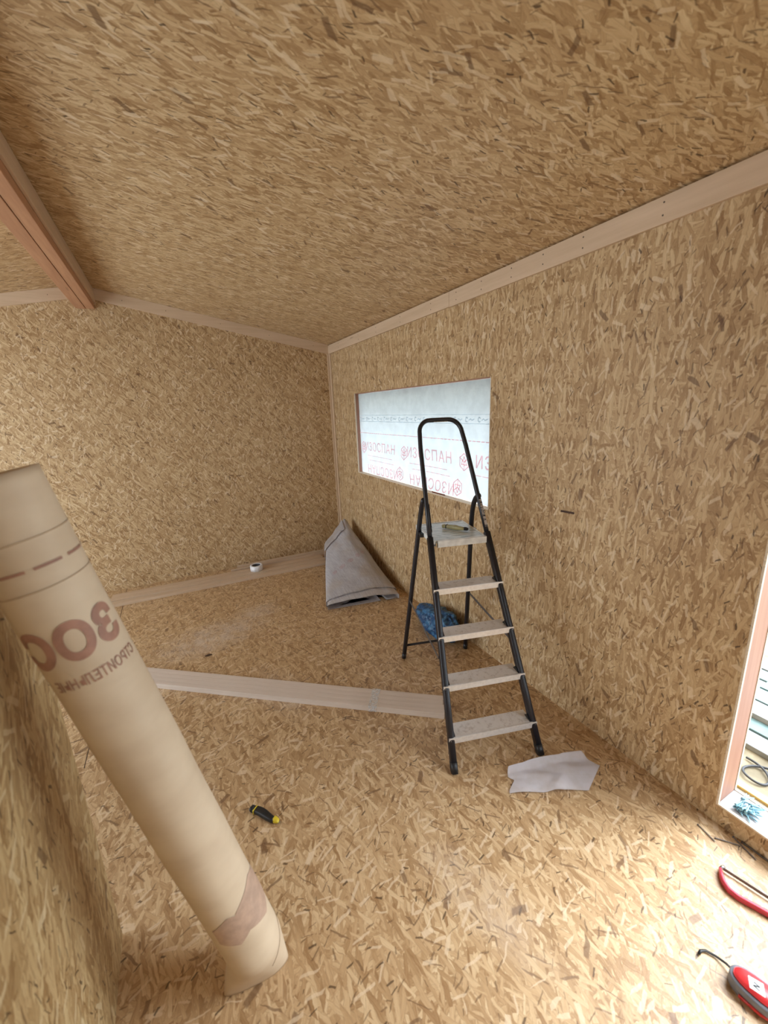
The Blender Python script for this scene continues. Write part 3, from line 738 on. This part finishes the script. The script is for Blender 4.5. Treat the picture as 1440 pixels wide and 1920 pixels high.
# ================================================================== MEMBRANE SCRAP ON THE FLOOR
k = NT('white_scrap'); o_ = k.obj(); c = k.mixc(k.mr(k.noise(o_, 10, 4, .6), .35, .65), (.80, .76, .76), (.88, .86, .90)); k.l(c, k.bsdf.inputs['Base Color'])
k.bsdf.inputs['Roughness'].default_value = .6; M_scrap = k.m
C00, C10, C01, C11 = Vector((-.662, -3.781)), Vector((-.335, -3.945)), Vector((-.572, -3.665)), Vector((-.215, -3.757))
def scrap(u, v):
    p = C00 * (1 - u) * (1 - v) + C10 * u * (1 - v) + C01 * (1 - u) * v + C11 * u * v
    # left edge nick, right edge pointed
    p = p + Vector((.105 * u ** 3 * (1 - abs(v - .5) * 2), -.03 * u ** 3 * (1 - abs(v - .5) * 2))) + Vector((.035 * (1 - u) * max(0, 1 - abs(v - .35) * 4), 0)) 
    z = .004 + .008 * (1 + noise.noise(Vector((u * 3, v * 3, .5)))) + .010 * abs(math.sin(u * 6 + v * 5 + .6)) + .012 * max(0, 1 - abs(u - .58 - v * .2) * 9) * (1 - v)
    z *= .4 + .6 * min(1, 4 * min(u, 1 - u, v + .1))
    roll = max(0, (v - .72) / .28)
    if roll > 0: z += .030 * math.sin(roll * math.pi * .85) ; p = p + Vector((0, -.03 * roll * roll))
    return Vector((p.x, p.y, z))
bm = B(); g = [[bm.verts.new(scrap(i / 40, j / 30)) for j in range(31)] for i in range(41)]
for i in range(40):
    for j in range(30): bm.faces.new((g[i][j], g[i + 1][j], g[i + 1][j + 1], g[i][j + 1]))
bmesh.ops.solidify(bm, geom=bm.faces[:], thickness=.0012)
o = link('membrane_scrap', bm, M_scrap, smooth=True); tag(o, 'creased white scrap of membrane on the floor at the right foot of the stepladder', 'sheet')

bm = B(); box(bm, (-.0022, -.042, -.0055), (-.0004, .042, .0055), .0006)
o = link('wood_sliver', bm, plain('dark_bark', (.06, .025, .012), .7)); o.location = (0, -3.455, 1.183); o.rotation_euler = (-.04, 0, 0)
tag(o, 'dark bark sliver stuck to the right wall beside the stepladder platform', 'sliver')
# ================================================================== BLUE BAG
bm = B(); bmesh.ops.create_icosphere(bm, subdivisions=5, radius=1)
for v in bm.verts:
    c = v.co.copy(); r = 1 + .22 * noise.noise(c * 1.7 + Vector((3, 1, 2))) + .15 * (1 - abs(noise.noise(c * 2.6)) * 4) * .6 + .03 * (1 - 4 * abs(noise.noise(c * 6)))
    v.co = Vector((c.x * .105 * r, c.y * .25 * r, c.z * .10 * r * (1.1 - .45 * c.y)))
lo = min(v.co.z for v in bm.verts)
for v in bm.verts:
    v.co.z = max(v.co.z, lo * .75) - lo * .75
k = NT('blue_bag'); o_ = k.obj(); nz_ = k.noise(k.map(o_, (0, 0, 0), .6, (1, 3.5, 2), 'POINT'), 9, 3, .6)
c = k.mixc(k.mr(nz_, .46, .60), (.014, .065, .17), (.06, .19, .36)); k.l(c, k.bsdf.inputs['Base Color']); k.bsdf.inputs['Roughness'].default_value = .35; k.bump(nz_, .9, .02)
o = link('crumpled_bag', bm, k.m, smooth=True); o.location = (-.135, -2.42, .001); tag(o, 'crumpled blue plastic bag on the floor against the right wall behind the stepladder', 'bag')

# ================================================================== SAWDUST AND CRUMBS
bm = B(); R3 = random.Random(9)
for (cx_, cy_, sx, sy, n_) in ((-1.72, -1.62, .28, .15, 500), (-1.35, -1.35, .2, .15, 150), (-1.15, -1.75, .15, .15, 80)):
    for _ in range(n_):
        x, y = R3.gauss(cx_, sx), R3.gauss(cy_, sy)
        if (Vector((x, y, 0)) - A).dot(n) < .2 or y > -.7 or x > -.85: continue
        r = R3.uniform(.001, .0035); a = R3.uniform(0, 3.14)
        e = Vector((math.cos(a), math.sin(a), 0)) * r * R3.uniform(1, 3); f_ = Vector((-math.sin(a), math.cos(a), 0)) * r; c = Vector((x, y, .0008))
        prism(bm, [c - e, c - f_, c + e, c + f_], (0, 0, r * .6))
o = link('sawdust', bm, plain('sawdust', (.66, .54, .40), .9)); tag(o, 'pale sawdust crumbs scattered in the middle of the floor', 'sawdust', kind='stuff')
bm = B(); tube(bm, [(0, 0, .006), (.03, .006, .007), (.05, .0, .006)], [.003, .007, .002], [.004, .01, .003], 6)
o = link('wood_chip', bm, plain('bark_chip', (.09, .05, .03), .8)); o.location = (-1.83, -1.83, 0); tag(o, 'small dark bark chip on the floor beside the sawdust', 'chip')

# ================================================================== OUTSIDE
bm = B(); box(bm, (TH + .002, WY1 - .05, WZ1 - .005), (TH + .22, WY0 + .05, WZ1 + .02), .002); struct(link('added_bounce_board', bm, plain('bounce_board_yellow', (.85, .60, .22), .7)))  # unseen board added above the window to shade and warm the membrane's top
bm = B(); box(bm, (TH, -14, -.5), (14, 8, -.45)); o = struct(link('ground', bm, plain('pale_ground', (.30, .30, .25), .9, scale=3), uv=False))
bm = B(); box(bm, (TH + .002, -6.6, -.03), (3.2, -2.6, 0.0)); struct(link('floor_deck', bm, M_deck))
bm = B(); box(bm, (.27, -6.5, 0), (.31, -3.2, .012), .002); o = link('deck_batten', bm, plain('yellow_batten', (.55, .40, .16), .6)); tag(o, 'yellowish batten on the deck just outside the doorway', 'batten')
wt = [(.22, .23, .24), (.13, .20, .20), (.26, .26, .26), (.09, .10, .11), (.22, .23, .24), (.13, .19, .19), (.25, .25, .25)]
wm = [plain('painted_board_%d' % i, c, .5, scale=12) for i, c in enumerate(wt)]
for i in range(7):
    bm = B(); box(bm, (-.058, -1.7, 0), (.058, 1.0, .03), .004); o = link('stacked_board', bm, wm[i]); o.location = (.62 + i * .134, -4.62 + .06 * (i % 3), 0)
    tag(o, 'pale board lying outside the doorway, %s from the house wall' % ['nearest', 'second', 'third', 'fourth', 'fifth', 'sixth', 'seventh'][i], 'board', 'boards stacked outside')
for i in range(4):
    bm = B(); box(bm, (-.065, -1.7, 0), (.065, 1.0, .03), .002); o = link('stacked_board', bm, wm[(i * 3 + 2) % 7]); o.location = (.86 + i * .145, -4.95 - .03 * i, .0305)
    tag(o, 'pale board on the upper layer of the stack outside, %s from the doorway' % ['nearest', 'second', 'third', 'farthest'][i], 'board', 'boards stacked outside')
cu = B(); pts = []
for i in range(70):
    t = i / 69; a = t * 11
    pts.append((.415 + .07 * math.cos(a) + .03 * t, -4.20 - .08 * math.sin(a) - .25 * t, .010 + .004 * math.sin(a * 2.3) + .006 * t))
tube(cu, pts, .0055, seg=8); o = link('coiled_cable', cu, plain('black_cable', (.03, .03, .035), .5), smooth=True); tag(o, 'dark cable coiled on the deck outside the doorway', 'cable')
